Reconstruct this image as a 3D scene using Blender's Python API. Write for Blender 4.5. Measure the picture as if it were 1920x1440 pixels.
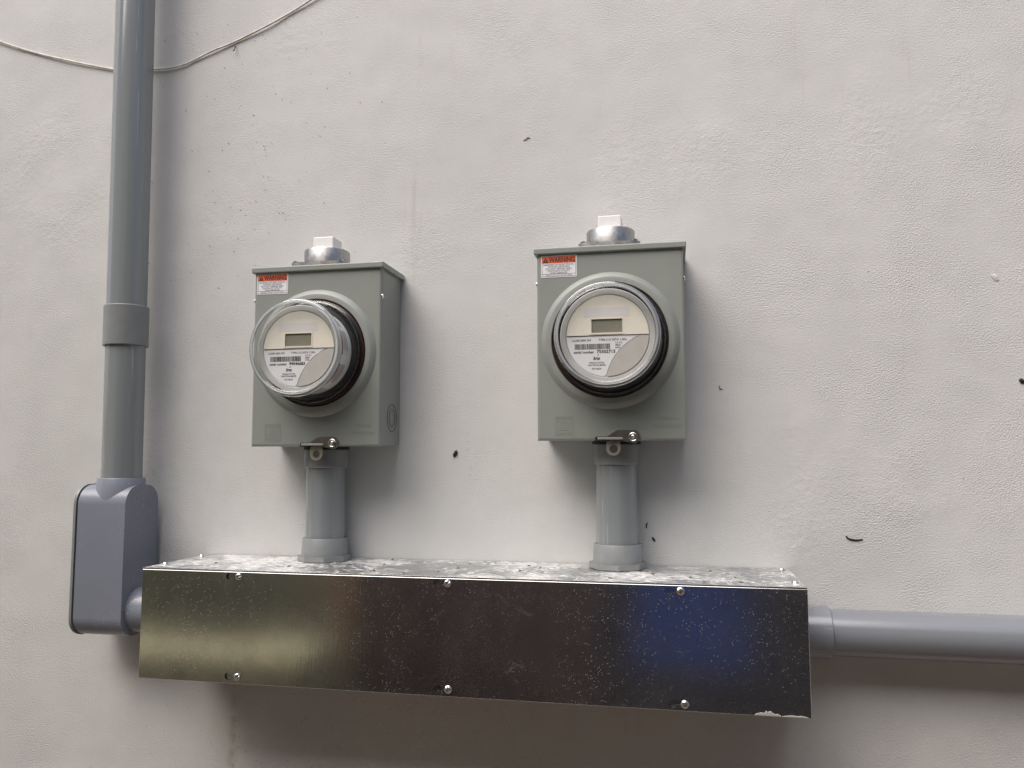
import bpy, bmesh, math, random
from mathutils import Vector, Matrix
random.seed(7)
R = math.radians
PI = math.pi
for o in list(bpy.data.objects):
    bpy.data.objects.remove(o)
scene = bpy.context.scene
COL = scene.collection

# ------------------------------------------------------------------ camera
cam_data = bpy.data.cameras.new('camera')
cam = bpy.data.objects.new('camera', cam_data)
COL.objects.link(cam)
cam_data.sensor_fit = 'HORIZONTAL'
cam_data.sensor_width = 36.0
cam_data.lens = 1490.6 / 1920 * 36.0
cam_data.clip_start = 0.01
cam_data.clip_end = 500
YAW, PITCH, ROLL = -0.1986, 0.0867, -0.0014
fwd = Vector((math.sin(YAW) * math.cos(PITCH), math.cos(YAW) * math.cos(PITCH), math.sin(PITCH)))
rgt = Vector((math.cos(YAW), -math.sin(YAW), 0))
upv = rgt.cross(fwd)
r2 = rgt * math.cos(ROLL) + upv * math.sin(ROLL)
u2 = -rgt * math.sin(ROLL) + upv * math.cos(ROLL)
cam.matrix_world = Matrix(((r2.x, u2.x, -fwd.x, 0.2313), (r2.y, u2.y, -fwd.y, -1.1797), (r2.z, u2.z, -fwd.z, 0.1779), (0, 0, 0, 1)))
scene.camera = cam

# ------------------------------------------------------------------ sky, sun, exposure
SUN_FROM = Vector((-0.75, -1.0, 1.9)).normalized()
world = bpy.data.worlds.new('World')
scene.world = world
world.use_nodes = True
wn = world.node_tree.nodes
wl = world.node_tree.links
sky = wn.new('ShaderNodeTexSky')
sky.sky_type = 'NISHITA'
sky.sun_disc = False
sky.sun_elevation = math.asin(SUN_FROM.z)
sky.sun_rotation = math.atan2(SUN_FROM.x, SUN_FROM.y)
sky.air_density = 0.7
sky.dust_density = 5.0
sky.ozone_density = 0.6
wl.new(sky.outputs[0], wn['Background'].inputs[0])
wn['Background'].inputs[1].default_value = 0.10
sun_data = bpy.data.lights.new('sun', 'SUN')
sun_data.energy = 1.5
sun_data.angle = R(62)
sun_data.color = (1.0, 0.97, 0.935)
sun = bpy.data.objects.new('sun', sun_data)
COL.objects.link(sun)
sun.rotation_euler = SUN_FROM.to_track_quat('Z', 'Y').to_euler()
scene.view_settings.view_transform = 'Standard'
scene.view_settings.look = 'None'
scene.view_settings.gamma = 1.0
scene.view_settings.use_curve_mapping = False
scene.view_settings.exposure = 0.99
scene.render.engine = 'CYCLES'
scene.cycles.use_denoising = True
scene.cycles.denoising_prefilter = 'NONE'
scene.cycles.max_bounces = 6
scene.cycles.diffuse_bounces = 3
scene.cycles.glossy_bounces = 4
scene.cycles.transparent_max_bounces = 16


# ------------------------------------------------------------------ helpers
class NT:
    """small node helper"""
    def __init__(self, name):
        self.m = bpy.data.materials.new(name)
        self.m.use_nodes = True
        self.t = self.m.node_tree
        self.b = self.t.nodes['Principled BSDF']
        self.out = self.t.nodes['Material Output']
        self._co = None

    def n(self, kind, **kw):
        nd = self.t.nodes.new(kind)
        for k, v in kw.items():
            setattr(nd, k, v)
        return nd

    def l(self, a, b):
        self.t.links.new(a, b)

    def co(self):
        if self._co is None:
            self._co = self.n('ShaderNodeTexCoord').outputs['Object']
        return self._co

    def mapped(self, scale=(1, 1, 1), loc=(0, 0, 0), rot=(0, 0, 0)):
        mp = self.n('ShaderNodeMapping')
        mp.inputs['Scale'].default_value = scale
        mp.inputs['Location'].default_value = loc
        mp.inputs['Rotation'].default_value = rot
        self.l(self.co(), mp.inputs['Vector'])
        return mp.outputs[0]

    def noise(self, scale, detail=3, rough=0.55, vec=None, dist=0.0):
        nd = self.n('ShaderNodeTexNoise')
        nd.inputs['Scale'].default_value = scale
        nd.inputs['Detail'].default_value = detail
        nd.inputs['Roughness'].default_value = rough
        nd.inputs['Distortion'].default_value = dist
        self.l(vec if vec is not None else self.co(), nd.inputs['Vector'])
        return nd.outputs['Fac']

    def ramp(self, fac, stops):
        r = self.n('ShaderNodeValToRGB')
        el = r.color_ramp.elements
        while len(el) < len(stops):
            el.new(0.5)
        for e, (p, c) in zip(el, stops):
            e.position = p
            e.color = (*c, 1) if len(c) == 3 else c
        self.l(fac, r.inputs[0])
        return r.outputs[0]

    def mix(self, fac, a, b, blend='MIX'):
        mx = self.n('ShaderNodeMix', data_type='RGBA', blend_type=blend)
        for s, v in ((mx.inputs['Factor'], fac), (mx.inputs['A'], a), (mx.inputs['B'], b)):
            if hasattr(v, 'is_output'):
                self.l(v, s)
            elif isinstance(v, (int, float)):
                s.default_value = v
            else:
                s.default_value = (*v, 1)
        return mx.outputs['Result']

    def math(self, op, a, b=0.0):
        m = self.n('ShaderNodeMath', operation=op)
        for s, v in zip(m.inputs, (a, b)):
            if hasattr(v, 'is_output'):
                self.l(v, s)
            else:
                s.default_value = v
        return m.outputs[0]

    def bump(self, h, dist, strength=1.0, prev=None):
        b = self.n('ShaderNodeBump')
        b.inputs['Strength'].default_value = strength
        b.inputs['Distance'].default_value = dist
        self.l(h, b.inputs['Height'])
        if prev is not None:
            self.l(prev, b.inputs['Normal'])
        self.l(b.outputs[0], self.b.inputs['Normal'])
        return b.outputs[0]

    def set(self, **kw):
        for k, v in kw.items():
            s = self.b.inputs[k.replace('_', ' ')]
            if hasattr(v, 'is_output'):
                self.l(v, s)
            elif isinstance(v, tuple):
                s.default_value = (*v, 1)
            else:
                s.default_value = v
        return self


def plain(name, col, rough=0.5, metal=0.0, spec=0.5, vary=0.06, scale=60):
    t = NT(name)
    f = t.noise(scale, 4)
    a = tuple(c * (1 - vary) for c in col)
    b = tuple(min(1, c * (1 + vary)) for c in col)
    t.set(Base_Color=t.ramp(f, [(0.3, a), (0.7, b)]), Roughness=rough, Metallic=metal)
    t.b.inputs['Specular IOR Level'].default_value = spec
    return t.m


def obj(name, mesh, mat, parent=None, smooth=False, loc=None, rot=None):
    if isinstance(mesh, bmesh.types.BMesh):
        bm = mesh
        mesh = bpy.data.meshes.new(name)
        bmesh.ops.recalc_face_normals(bm, faces=bm.faces[:])
        bm.to_mesh(mesh)
        bm.free()
    if mat is not None and not mesh.materials:
        mesh.materials.append(mat)
    if smooth:
        for p in mesh.polygons:
            p.use_smooth = True
        try:
            mesh.set_sharp_from_angle(angle=R(smooth if smooth is not True else 35))
        except Exception:
            pass
    o = bpy.data.objects.new(name, mesh)
    COL.objects.link(o)
    if parent is not None:
        o.parent = parent
    if loc is not None:
        o.location = loc
    if rot is not None:
        o.rotation_euler = rot
    return o


def thing(name, label, cat, loc=(0, 0, 0), group=None):
    o = bpy.data.objects.new(name, None)
    COL.objects.link(o)
    o.empty_display_size = 0.02
    o.location = loc
    return tag(o, label, cat, group)


def tag(o, label, cat, group=None):
    o['label'] = label
    o['category'] = cat
    if group:
        o['group'] = group
    return o


def box(x0, x1, y0, y1, z0, z1, bevel=0.0, seg=2, bm=None):
    own = bm is None
    tmp = bmesh.new()
    bmesh.ops.create_cube(tmp, size=1)
    for v in tmp.verts:
        v.co = Vector((x0 + (v.co.x + .5) * (x1 - x0), y0 + (v.co.y + .5) * (y1 - y0), z0 + (v.co.z + .5) * (z1 - z0)))
    if bevel > 0:
        bmesh.ops.bevel(tmp, geom=tmp.edges[:], offset=bevel, segments=seg, profile=0.5, affect='EDGES')
    if own:
        return tmp
    me = bpy.data.meshes.new('t')
    tmp.to_mesh(me)
    tmp.free()
    bm.from_mesh(me)
    bpy.data.meshes.remove(me)
    return bm


def lathe(profile, segs=64, axis='Z', closed=False, a0=0.0, a1=2 * PI):
    """profile of (radius, along); axis 'Z' up, 'Y' towards the viewer (along = -y), 'X' right"""
    bm = bmesh.new()
    full = abs(a1 - a0 - 2 * PI) < 1e-6
    n = segs if full else segs + 1

    def place(r, h, a):
        c, s = math.cos(a) * r, math.sin(a) * r
        if axis == 'Z':
            return (c, s, h)
        if axis == 'Y':
            return (c, -h, s)
        return (h, c, s)
    rings = []
    for r, h in profile:
        if r < 1e-7 and full:
            rings.append([bm.verts.new(place(0, h, 0))])
        else:
            rings.append([bm.verts.new(place(r, h, a0 + (a1 - a0) * i / segs)) for i in range(n)])
    pairs = list(zip(rings, rings[1:]))
    if closed:
        pairs.append((rings[-1], rings[0]))
    for p, q in pairs:
        for i in range(segs):
            j = (i + 1) % n
            if len(p) == 1 and len(q) == 1:
                continue
            if len(p) == 1:
                bm.faces.new((p[0], q[i], q[j]))
            elif len(q) == 1:
                bm.faces.new((p[i], p[j], q[0]))
            else:
                bm.faces.new((p[i], p[j], q[j], q[i]))
    return bm


def prism(pts, y0, y1, bm=None):
    """polygon in x,z extruded from y0 to y1"""
    bm = bm or bmesh.new()
    a = [bm.verts.new((x, y0, z)) for x, z in pts]
    b = [bm.verts.new((x, y1, z)) for x, z in pts]
    bm.faces.new(a)
    bm.faces.new(list(reversed(b)))
    n = len(pts)
    for i in range(n):
        j = (i + 1) % n
        bm.faces.new((a[i], b[i], b[j], a[j]))
    return bm


def ring_prism(outer, inner, y0, y1):
    """flat frame between two loops of equal length"""
    bm = bmesh.new()
    n = len(outer)
    L = []
    for pts, y in ((outer, y0), (outer, y1), (inner, y1), (inner, y0)):
        L.append([bm.verts.new((x, y, z)) for x, z in pts])
    for k in range(4):
        p, q = L[k], L[(k + 1) % 4]
        for i in range(n):
            j = (i + 1) % n
            bm.faces.new((p[i], p[j], q[j], q[i]))
    return bm


def rrect(x0, x1, z0, z1, r, n=6):
    pts = []
    for cx, cz, a in ((x1 - r, z1 - r, 0), (x0 + r, z1 - r, PI / 2), (x0 + r, z0 + r, PI), (x1 - r, z0 + r, 1.5 * PI)):
        for i in range(n + 1):
            t = a + PI / 2 * i / n
            pts.append((cx + r * math.cos(t), cz + r * math.sin(t)))
    return pts


def tube(path, radius, segs=10, bm=None):
    bm = bm or bmesh.new()
    P = [Vector(p) for p in path]
    rad = radius if isinstance(radius, (list, tuple)) else [radius] * len(P)
    rings = []
    for i, p in enumerate(P):
        t = (P[min(i + 1, len(P) - 1)] - P[max(i - 1, 0)]).normalized()
        u = t.cross(Vector((0, 1, 0)))
        if u.length < 1e-4:
            u = t.cross(Vector((0, 0, 1)))
        u.normalize()
        v = t.cross(u)
        rings.append([bm.verts.new(p + (u * math.cos(2 * PI * k / segs) + v * math.sin(2 * PI * k / segs)) * rad[i]) for k in range(segs)])
    for p, q in zip(rings, rings[1:]):
        for k in range(segs):
            j = (k + 1) % segs
            bm.faces.new((p[k], p[j], q[j], q[k]))
    bm.faces.new(rings[0])
    bm.faces.new(list(reversed(rings[-1])))
    return bm


def spline(pts, n=8):
    P = [Vector(p) for p in pts]
    P = [P[0] * 2 - P[1]] + P + [P[-1] * 2 - P[-2]]
    out = []
    for i in range(1, len(P) - 2):
        for k in range(n):
            t = k / n
            a, b, c, d = P[i - 1], P[i], P[i + 1], P[i + 2]
            out.append(0.5 * ((2 * b) + (c - a) * t + (2 * a - 5 * b + 4 * c - d) * t * t + (3 * b - a - 3 * c + d) * t ** 3))
    out.append(P[-2])
    return out


def text_mesh(body, x0, x1, z0, z1, y, bold=0.0, shear=0.0, depth=0.0):
    """lettering fitted into the rectangle x0..x1, z0..z1 in the plane y, read from -y"""
    cu = bpy.data.curves.new('lettering', 'FONT')
    cu.body = body
    cu.size = 1.0
    cu.offset = bold
    cu.shear = shear
    cu.resolution_u = 3
    cu.extrude = depth
    tmp = bpy.data.objects.new('lettering', cu)
    COL.objects.link(tmp)
    dg = bpy.context.evaluated_depsgraph_get()
    dg.update()
    me = bpy.data.meshes.new_from_object(tmp.evaluated_get(dg))
    bpy.data.objects.remove(tmp)
    bpy.data.curves.remove(cu)
    xs = [v.co.x for v in me.vertices]
    ys = [v.co.y for v in me.vertices]
    sx = (x1 - x0) / (max(xs) - min(xs))
    sy = (z1 - z0) / (max(ys) - min(ys))
    mx, my = min(xs), min(ys)
    for v in me.vertices:
        v.co = Vector((x0 + (v.co.x - mx) * sx, y - v.co.z * sx, z0 + (v.co.y - my) * sy))
    me.materials.clear()
    return me


def join_meshes(meshes):
    bm = bmesh.new()
    for me in meshes:
        bm.from_mesh(me)
        bpy.data.meshes.remove(me)
    return bm


# ------------------------------------------------------------------ materials
def mat_stucco():
    t = NT('painted_stucco')
    big = t.noise(2.2, 2, 0.6)
    mid = t.noise(14, 3, 0.6)
    col = t.ramp(big, [(0.3, (0.566, 0.571, 0.567)), (0.7, (0.616, 0.621, 0.617))])
    col = t.mix(0.10, col, t.ramp(mid, [(0.35, (0.42, 0.40, 0.385)), (0.65, (0.72, 0.70, 0.69))]))
    # vertical rusty runs low down on the wall
    st = t.noise(1.0, 4, 0.65, t.mapped((34, 1, 3.0)))
    st2 = t.noise(3.1, 2, 0.5, t.mapped((1, 1, 0.35), (4.2, 0, 0.4)))
    sm = t.math('MULTIPLY', t.ramp(st, [(0.60, (0, 0, 0)), (0.74, (1, 1, 1))]), t.ramp(st2, [(0.5, (0, 0, 0)), (0.68, (1, 1, 1))]))
    col = t.mix(t.math('MULTIPLY', sm, 0.28), col, (0.30, 0.21, 0.15))
    # one old rusty run down the wall below the left end of the trough
    sx = t.n('ShaderNodeSeparateXYZ')
    t.l(t.co(), sx.inputs[0])
    wob = t.math('MULTIPLY', t.math('SUBTRACT', t.noise(9, 3, 0.6), 0.5), 0.035)
    dx = t.math('ABSOLUTE', t.math('ADD', t.math('ADD', sx.outputs['X'], 0.452), wob))
    run_ = t.math('MULTIPLY', t.ramp(dx, [(0.0, (1, 1, 1)), (0.010, (0.25, 0.25, 0.25)), (0.045, (0, 0, 0))]), t.ramp(t.math('ADD', sx.outputs['Z'], 0.5), [(0.26, (1, 1, 1)), (0.36, (0, 0, 0))]))
    run_ = t.math('MULTIPLY', run_, t.ramp(t.noise(60, 3, 0.7), [(0.40, (0.15, 0.15, 0.15)), (0.65, (1, 1, 1))]))
    col = t.mix(t.math('MULTIPLY', run_, 0.55), col, (0.26, 0.19, 0.13))
    # hairline scratches
    hv = t.n('ShaderNodeTexVoronoi', feature='DISTANCE_TO_EDGE')
    hv.inputs['Scale'].default_value = 2.6
    hw = t.n('ShaderNodeVectorMath', operation='ADD')
    t.l(t.mapped((1.0, 1.0, 0.6), (0.3, 0, 0.2), (0, R(28), 0)), hw.inputs[0])
    wv = t.n('ShaderNodeTexNoise')
    wv.inputs['Scale'].default_value = 3.0
    t.l(t.co(), wv.inputs['Vector'])
    sc_ = t.n('ShaderNodeVectorMath', operation='SCALE')
    sc_.inputs['Scale'].default_value = 0.22
    t.l(wv.outputs['Color'], sc_.inputs[0])
    t.l(sc_.outputs[0], hw.inputs[1])
    t.l(hw.outputs[0], hv.inputs['Vector'])
    hair = t.math('MULTIPLY', t.ramp(hv.outputs['Distance'], [(0.0, (1, 1, 1)), (0.0032, (0, 0, 0))]), t.ramp(t.noise(4, 2), [(0.50, (0, 0, 0)), (0.60, (1, 1, 1))]))
    col = t.mix(t.math('MULTIPLY', hair, 0.06), col, (0.20, 0.18, 0.165))
    # tiny dark pinholes
    vo = t.n('ShaderNodeTexVoronoi')
    vo.inputs['Scale'].default_value = 42
    t.l(t.co(), vo.inputs['Vector'])
    pin = t.math('MULTIPLY', t.ramp(vo.outputs['Distance'], [(0.022, (1, 1, 1)), (0.05, (0, 0, 0))]), t.ramp(t.noise(9, 2), [(0.56, (0, 0, 0)), (0.66, (1, 1, 1))]))
    col = t.mix(t.math('MULTIPLY', pin, 0.55), col, (0.12, 0.095, 0.08))
    t.set(Base_Color=col, Roughness=0.72)
    t.b.inputs['Specular IOR Level'].default_value = 0.3
    g1 = t.noise(470, 2, 0.5)
    patch = t.ramp(t.noise(6.5, 2, 0.6), [(0.38, (0.20, 0.20, 0.20)), (0.68, (1, 1, 1))])
    low = t.noise(8, 2, 0.5)
    mid2 = t.noise(95, 3, 0.6)
    h = t.math('ADD', t.math('MULTIPLY', t.math('MULTIPLY', g1, patch), 0.0019), t.math('ADD', t.math('MULTIPLY', low, 0.0028), t.math('MULTIPLY', t.math('MULTIPLY', mid2, t.ramp(t.noise(4.2, 2, 0.6), [(0.54, (0.12, 0.12, 0.12)), (0.72, (1, 1, 1))])), 0.0019)))
    t.bump(h, 1.0, 0.75)
    return t.m


def mat_paint():
    t = NT('grey_green_enamel')
    f = t.noise(5, 4)
    t.set(Base_Color=t.ramp(f, [(0.3, (0.25, 0.27, 0.25)), (0.7, (0.268, 0.287, 0.268))]), Roughness=t.ramp(t.noise(40, 4), [(0.3, (.34,) * 3), (0.7, (.44,) * 3)]))
    t.bump(t.noise(900, 2), 0.0002, 0.25)
    return t.m


def mat_pvc(name, a, b, axis=2, rough=0.3):
    t = NT(name)
    sc = [70, 70, 70]
    sc[axis] = 1.2
    f = t.noise(1.0, 3, 0.6, t.mapped(tuple(sc)))
    col = t.ramp(f, [(0.3, a), (0.7, b)])
    # pale scratches along the pipe
    sc2 = [300, 300, 300]
    sc2[axis] = 9
    s = t.ramp(t.noise(1.0, 2, 0.5, t.mapped(tuple(sc2))), [(0.70, (0, 0, 0)), (0.73, (1, 1, 1))])
    col = t.mix(t.math('MULTIPLY', s, 0.35), col, (0.5, 0.52, 0.54))
    t.set(Base_Color=col, Roughness=t.ramp(t.noise(25, 4), [(0.3, (rough - .015,) * 3), (0.7, (rough + .015,) * 3)]))
    t.b.inputs['Specular IOR Level'].default_value = 0.85
    return t.m


def mat_body():
    t = NT('moulded_pvc')
    f = t.noise(18, 4)
    col = t.ramp(f, [(0.3, (0.195, 0.215, 0.262)), (0.7, (0.21, 0.23, 0.278))])
    vo = t.n('ShaderNodeTexVoronoi')
    vo.inputs['Scale'].default_value = 210
    t.l(t.co(), vo.inputs['Vector'])
    dots = t.ramp(vo.outputs['Distance'], [(0.14, (1, 1, 1)), (0.22, (0, 0, 0))])
    where = t.ramp(t.noise(13, 3, 0.6), [(0.50, (0, 0, 0)), (0.62, (1, 1, 1))])
    col = t.mix(t.math('MULTIPLY', t.math('MULTIPLY', dots, where), 0.5), col, (0.6, 0.62, 0.65))
    t.set(Base_Color=col, Roughness=0.30)
    t.bump(t.noise(600, 2), 0.0002, 0.15)
    return t.m


def mat_galv_front():
    t = NT('galvanised_sheet')
    grain = t.noise(1.0, 3, 0.6, t.mapped((420, 420, 40)))
    blot = t.noise(9, 5, 0.65, dist=0.6)
    col = t.ramp(blot, [(0.3, (0.60, 0.60, 0.60)), (0.7, (0.68, 0.68, 0.67))])
    # paint mist: many fine white specks, thicker in places
    vo = t.n('ShaderNodeTexVoronoi')
    vo.inputs['Scale'].default_value = 330
    t.l(t.co(), vo.inputs['Vector'])
    dots = t.ramp(vo.outputs['Distance'], [(0.12, (1, 1, 1)), (0.26, (0, 0, 0))])
    sel = t.ramp(t.noise(130, 1), [(0.44, (0, 0, 0)), (0.54, (1, 1, 1))])
    where = t.ramp(t.noise(5, 3, 0.6, t.mapped((1, 1, 1), (3.1, 0, 0))), [(0.36, (0.15, 0.15, 0.15)), (0.6, (1, 1, 1))])
    speck = t.math('MULTIPLY', t.math('MULTIPLY', dots, sel), where)
    # hazy wiped smears
    smear = t.ramp(t.noise(1.0, 5, 0.7, t.mapped((16, 16, 24), (0.4, 0, 1.7)), dist=1.4), [(0.63, (0, 0, 0)), (0.80, (1, 1, 1))])
    dust = t.math('MAXIMUM', t.math('MULTIPLY', speck, 0.34), t.math('MULTIPLY', smear, 0.14))
    col = t.mix(dust, col, (0.62, 0.62, 0.63))
    t.set(Base_Color=col, Metallic=t.math('SUBTRACT', 1.0, dust),
          Roughness=t.ramp(t.noise(30, 4, 0.6), [(0.3, (.095,) * 3), (0.7, (.14,) * 3)]))
    n0 = t.bump(t.noise(3, 1), 0.006, 0.35)
    t.bump(grain, 0.0004, 0.07, n0)
    # weathered zinc bloom: a second, much rougher lobe over the bright one
    gl = t.n('ShaderNodeBsdfAnisotropic')
    gl.inputs['Roughness'].default_value = 0.55
    gl.inputs['Color'].default_value = (0.55, 0.54, 0.53, 1)
    mx = t.n('ShaderNodeMixShader')
    t.l(t.ramp(blot, [(0.3, (0.05,) * 3), (0.7, (0.11,) * 3)]), mx.inputs[0])
    t.l(t.b.outputs[0], mx.inputs[1])
    t.l(gl.outputs[0], mx.inputs[2])
    t.l(mx.outputs[0], t.out.inputs[0])
    return t.m


def mat_galv_top():
    t = NT('galvanised_sheet_with_overspray')
    a = t.noise(1.0, 6, 0.72, t.mapped((110, 200, 100)), 0.8)
    b = t.noise(7, 4, 0.6)
    f = t.ramp(t.math('ADD', t.math('MULTIPLY', a, 0.6), t.math('MULTIPLY', b, 0.45)), [(0.50, (0, 0, 0)), (0.59, (1, 1, 1))])
    t.set(Base_Color=t.mix(f, (0.52, 0.54, 0.55), (0.72, 0.72, 0.71)), Metallic=t.math('SUBTRACT', 1.0, f),
          Roughness=t.mix(f, (0.34, 0.34, 0.34), (0.7, 0.7, 0.7)))
    t.bump(a, 0.0006, 0.25)
    return t.m


def mat_cast_zinc():
    t = NT('cast_zinc')
    f = t.noise(170, 5, 0.65)
    t.set(Base_Color=t.ramp(f, [(0.3, (0.32, 0.32, 0.32)), (0.7, (0.48, 0.48, 0.475))]), Metallic=1.0,
          Roughness=t.ramp(t.noise(90, 4), [(0.3, (.36,) * 3), (0.7, (.50,) * 3)]))
    t.bump(f, 0.0008, 0.2)
    return t.m


def mat_glass(name, tint, gain=1.0, base=0.0):
    t = NT(name)
    t.t.nodes.remove(t.b)
    tr = t.n('ShaderNodeBsdfTransparent')
    tr.inputs[0].default_value = (*tint, 1)
    gl = t.n('ShaderNodeBsdfGlossy')
    gl.inputs['Roughness'].default_value = 0.04
    gl.inputs[0].default_value = (1, 1, 1, 1)
    fr = t.n('ShaderNodeFresnel')
    fr.inputs[0].default_value = 1.45
    b = t.n('ShaderNodeBump')
    b.inputs['Strength'].default_value = 0.03
    b.inputs['Distance'].default_value = 0.002
    t.l(t.noise(22, 2), b.inputs['Height'])
    t.l(b.outputs[0], fr.inputs['Normal'])
    t.l(b.outputs[0], gl.inputs['Normal'])
    mx = t.n('ShaderNodeMixShader')
    geo = t.n('ShaderNodeNewGeometry')
    outer = t.math('SUBTRACT', 1.0, geo.outputs['Backfacing'])
    t.l(t.math('MINIMUM', t.math('MULTIPLY', t.math('ADD', t.math('MULTIPLY', fr.outputs[0], gain), base), outer), 0.95), mx.inputs[0])
    t.l(tr.outputs[0], mx.inputs[1])
    t.l(gl.outputs[0], mx.inputs[2])
    t.l(mx.outputs[0], t.out.inputs[0])
    return t.m


def mat_refraction_rim():  # pale diffuse share stands in for light refracted in the clear edge
    t = NT('refraction_pale_rim')
    m = mat_glass('rim_base', (0.86, 0.88, 0.89), 1.6, 0.08)
    t.set(Base_Color=(0.78, 0.80, 0.82), Roughness=0.12)
    tr = t.n('ShaderNodeBsdfTransparent')
    tr.inputs[0].default_value = (0.88, 0.90, 0.91, 1)
    mx = t.n('ShaderNodeMixShader')
    t.l(t.ramp(t.noise(30, 2), [(0.3, (0.36,) * 3), (0.7, (0.46,) * 3)]), mx.inputs[0])
    t.l(tr.outputs[0], mx.inputs[1])
    t.l(t.b.outputs[0], mx.inputs[2])
    t.l(mx.outputs[0], t.out.inputs[0])
    bpy.data.materials.remove(m)
    return t.m


M = dict(
    pale_refraction=mat_refraction_rim(),
    stucco=mat_stucco(), paint=mat_paint(),
    pvc_v=mat_pvc('grey_pvc_upright', (0.215, 0.236, 0.247), (0.245, 0.266, 0.276), 2, 0.14),
    pvc_h=mat_pvc('grey_pvc_level', (0.18, 0.195, 0.22), (0.205, 0.22, 0.245), 0, 0.18),
    fitting=plain('grey_pvc_fitting', (0.225, 0.238, 0.243), 0.36),
    body=mat_body(), galv=mat_galv_front(), galv_top=mat_galv_top(), zinc=mat_cast_zinc(),
    glass=mat_glass('clear_polycarbonate', (0.965, 0.97, 0.965), 0.6), rim=mat_glass('polycarbonate_rim', (0.72, 0.75, 0.76), 2.2, 0.10),
    white=plain('white_plastic', (0.80, 0.80, 0.78), 0.5, vary=0.03),
    black=plain('black_plastic', (0.010, 0.010, 0.011), 0.16),
    brown=plain('brown_reflection_tint', (0.045, 0.018, 0.015), 0.22),  # brown tone paints the surroundings reflected in the black flange
    gasket=plain('black_gasket_slot_shade', (0.008, 0.008, 0.009), 0.6),
    groove=plain('knockout_groove', (0.10, 0.11, 0.10), 0.6),
    tab=plain('plated_tab', (0.52, 0.48, 0.41), 0.4, 0.8),
    drum=plain('grey_housing', (0.50, 0.50, 0.49), 0.45),
    faceplate=plain('warm_grey_plastic', (0.50, 0.49, 0.47), 0.5),
    cream=plain('cream_plastic', (0.83, 0.785, 0.69), 0.5, vary=0.03),
    paper=plain('white_paper', (0.76, 0.77, 0.80), 0.55, vary=0.02),
    sticker=plain('blank_sticker', (0.74, 0.72, 0.71), 0.5, vary=0.02),
    lcd=plain('lcd_glass', (0.25, 0.245, 0.20), 0.18, vary=0.03),
    ink=plain('black_ink', (0.02, 0.02, 0.022), 0.5),
    ink2=plain('grey_ink', (0.10, 0.10, 0.12), 0.5),
    orange=plain('orange_ink', (0.72, 0.10, 0.025), 0.5, vary=0.02),
    red=plain('red_ink', (0.30, 0.015, 0.02), 0.5),
    hasp=plain('dark_plated_steel', (0.30, 0.275, 0.24), 0.36, 0.9, vary=0.15),
    steel=plain('bright_zinc_steel', (0.72, 0.72, 0.72), 0.22, 1.0),
    cable=plain('cream_sheathed_cable', (0.68, 0.64, 0.57), 0.6, vary=0.25, scale=90),
    mark=plain('black_mark', (0.010, 0.009, 0.009), 0.6),
    smudge=plain('grey_brown_smudge', (0.22, 0.19, 0.165), 0.8, vary=0.3),
    plaster=plain('dried_plaster', (0.38, 0.37, 0.345), 0.85),
)

# ------------------------------------------------------------------ setting
WALL = obj('stucco_wall', box(-9, 9, 0.0, 0.22, -1.2, 3.4), M['stucco'])
tag(WALL, 'pale grey painted stucco wall behind the meters and conduits', 'wall')

t = NT('dusty_concrete')
t.set(Base_Color=t.ramp(t.noise(1.3, 6, 0.65), [(0.3, (0.13, 0.094, 0.07)), (0.7, (0.18, 0.135, 0.105))]), Roughness=0.9)
t.bump(t.noise(40, 5), 0.004, 0.5)
g = bmesh.new()
bmesh.ops.create_grid(g, x_segments=1, y_segments=1, size=150)
ground = obj('ground', g, t.m, loc=(0, 0, -1.2))
ground['kind'] = 'structure'

# invented, unseen far side of the alley, added for the metal sheet to mirror
t = NT('olive_render')
t.set(Base_Color=t.ramp(t.noise(3, 5, 0.6), [(0.3, (0.20, 0.20, 0.12)), (0.7, (0.25, 0.25, 0.16))]), Roughness=0.85)
OPP = obj('invented_opposite_wall', box(-9, 9, -3.55, -3.3, -1.2, 2.7), t.m)  # height raised to dim the light low on the meter wall
OPP['kind'] = 'structure'
obj('added_light_blocker', box(-9, -3.2, -3.56, -3.31, 2.7, 4.4), t.m, OPP)  # added out of view; blocks sun to darken the meter wall's left side
obj('added_low_wall', box(-6.5, -1.30, -2.58, -2.22, -1.2, -0.68, 0.004), plain('olive_added_wall', (0.20, 0.20, 0.125), 0.8), OPP)
obj('added_band_slab', box(-6.5, -1.30, -2.60, -2.20, -0.6798, -0.655, 0.004), plain('yellow_mirrored_band', (0.86, 0.78, 0.46), 0.7), OPP)  # pale slab added to put a bright yellow band in the sheet's reflection
obj('added_post', box(-1.60, -1.47, -3.3, -3.20, -0.93, 0.6, 0.006), plain('timber', (0.45, 0.27, 0.14), 0.7), OPP)
obj('added_shutter', box(-1.47, -0.15, -3.3, -3.25, -1.15, 0.6, 0.006), plain('maroon_shutter', (0.075, 0.045, 0.045), 0.5), OPP)
obj('added_blue_panel', box(0.03, 0.56, -3.3, -3.24, -0.90, -0.40, 0.006), plain('blue_mirrored_panel', (0.03, 0.09, 0.36), 0.5), OPP)  # blue panel added to stand in for the camera holder's mirrored shirt
obj('added_dark_panel', box(-0.15, 3.0, -3.3, -3.27, -1.19, 0.6, 0.004), plain('charcoal_panel', (0.045, 0.045, 0.055), 0.6), OPP)  # dark panel added around the blue one, only for the reflection

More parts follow.
